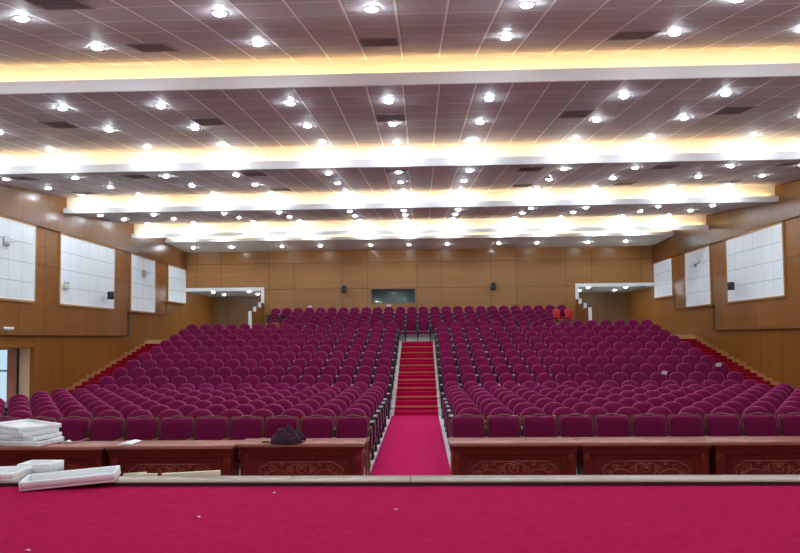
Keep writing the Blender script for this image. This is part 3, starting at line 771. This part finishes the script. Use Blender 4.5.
# red plastic chairs
def red_chair(loc, rz, lab):
    o = thing('plastic_chair', lab, 'chair', loc, rz, 'red plastic chairs')
    puffy(rr_outline(.18, .58, .97, .06), [(.97, .012), (1, .006), (1, -.006), (.97, -.014), (.6, -.016)], .16, .97, .77).build('backrest', RED, o)
    m = MB(); m.rbox(-.20, .20, -.46, -.03, .50, .535, .012, 2); m.build('seat', RED, o)
    for x in (-.17, .17):
        m = MB(); m.tube([(x * .7, -.06, .51), (x * .7, -.03, .75)], .012); m.build('back_post', BLACK, o)
        for y in (-.42, -.06):
            m = MB(); m.tube([(x, y, .50), (x * 1.1, y * 1.05, 0)], .013); m.build('leg', BLACK, o)
red_chair((6.27, 28.42, 2.49), .25, 'red plastic chair standing left of its twin beside the rear seats')
red_chair((6.82, 28.42, 2.49), .25, 'red plastic chair nearer the right parapet, beside its twin')

# speakers and devices
def speaker(loc, w_, d_, h_, rot, lab, bracket):
    o = thing('wall_speaker', lab, 'speaker', loc, 0, 'black wall speakers'); o.rotation_euler = rot
    m = MB(); m.rbox(-w_ / 2, w_ / 2, -d_ / 2, d_ / 2, -h_ / 2, h_ / 2, .012, 2); m.build('cabinet', BLACK, o)
    m = MB(); m.box(-w_ * .42, w_ * .42, -d_ / 2 - .008, -d_ / 2, -h_ * .44, h_ * .44); m.build('grille', plain('speaker_cloth', (.02, .02, .022), .8), o)
    m = MB(); m.tube([(0, d_ / 2 - .01, 0), bracket], .015); m.build('bracket', METAL, o)
speaker((-3.50, 29.83, 4.60), .21, .18, .32, (-.1, 0, 0), 'small black speaker on the back wall left of the booth window', (0, .16, 0))
speaker((3.64, 29.83, 4.655), .21, .18, .32, (-.1, 0, 0), 'small black speaker on the back wall right of the aisle', (0, .16, 0))
speaker((-10.95, 22.05, 3.86), .17, .16, .28, (0, 0, -.5), 'black speaker on the wide white panel of the left wall', (-.22, .28, 0))
speaker((10.95, 22.05, 3.93), .17, .16, .28, (0, 0, .5), 'black speaker on the wide white panel of the right wall', (.22, .28, 0))
for x, z, lab in ((-5.18, 3.79, 'small white wall plate left on the back wall above seats'), (-1.36, 3.80, 'small white wall plate under the booth window')):
    o = thing('wall_plate', lab, 'wall plate', (x, 29.99, z), 0, 'white wall plates')
    m = MB(); m.rbox(-.10, .10, -.015, .01, -.045, .045, .004, 1); m.build('plate', PAPER, o); m = MB(); m.box(-.05, -.02, -.02, -.014, -.02, .02); m.box(.02, .05, -.02, -.014, -.02, .02); m.build('socket', METAL, o)
def bracket_dev(y, z, lab, arm):
    o = thing('bracket_stub', lab, 'bracket', (-HW + .155, y, z))
    m = MB(); m.rbox(-.01, .09, -.09, .09, -.13, .13, .02, 2); m.build('housing', METAL, o)
    m = MB(); m.tube([(.04, .05, .0), (.05, arm * .6, .03), (.05, arm, .10)], .011); m.build('arm', METAL, o)
    m = MB(); m.tube([(.05, 0, -.12), (.05, 0, -.22)], .012); m.build('cable', METAL, o)
bracket_dev(16.72, 5.0, 'grey wall bracket with thin arm on the nearest left white panel', .5)
bracket_dev(25.33, 5.0, 'small grey wall bracket on the narrow left white panel', .45)
o = thing('twin_lamp', 'cream twin-headed emergency lamp low on the wide left white panel', 'lamp', (-HW + .175, 19.62, 4.0))
m = MB(); m.rbox(-.01, .07, -.13, .13, -.10, .05, .012, 2); m.build('housing', plain('cream_plastic', (.62, .60, .48), .5), o)
for y in (-.07, .08):
    m = MB(); m.tube([(.03, y, .05), (.05, y + .02, .13)], [.02, .035], 8); m.build('lamp_head', METAL, o)
o = thing('emergency_light', 'white tube emergency light above the left door', 'lamp', (-HW + .11, 16.95, 2.61))
m = MB(); m.rbox(0, .06, -.2, .2, -.035, .035, .015, 2); m.build('housing', PAPER, o); m = MB(); m.box(0, .05, -.17, .17, -.055, -.035); m.build('base', METAL, o)
m = MB(); m.rbox(-HW + .11, -HW + .125, 16.84, 17.08, 2.47, 2.54, .004, 1)
tag(m.build('exit_sign', GREEN), 'faded olive sign plate under the tube light above the door', 'sign')
# corridor and bracket marks on the right narrow panel
o = thing('bracket_stub', 'thin grey bracket wires on the narrow right white panel', 'bracket', (HW - .155, 25.45, 5.05))
m = MB(); m.tube([(0, -.45, .12), (-.01, -.1, .02), (-.01, .25, -.02)], .010); m.build('arm', METAL, o)
m = MB(); m.rbox(-.05, .01, -.05, .05, -.06, .06, .01, 1); m.build('housing', METAL, o)

for k, (x, y, lab) in enumerate(((-2.66, 4.46, 'tiny cream scrap on the red stage carpet, nearest of the scraps'), (-.06, 5.52, 'thin white paper sliver on the stage carpet in the middle'), (-1.27, 6.12, 'white crumb on the stage carpet close to the stone edge'), (-1.72, 5.3, 'pale crumb on the stage carpet left of the paper sliver'))):
    m = MB(); m.rbox(-.018, .018, -.008, .008, 0, .006, .002, 1); o = m.build('paper_scrap', CREAM if k == 0 else PAPER); o.location = (x, y, .7505); o.rotation_euler = (0, 0, k * .9 - .3); tag(o, lab, 'scrap', 'scraps on the carpet')
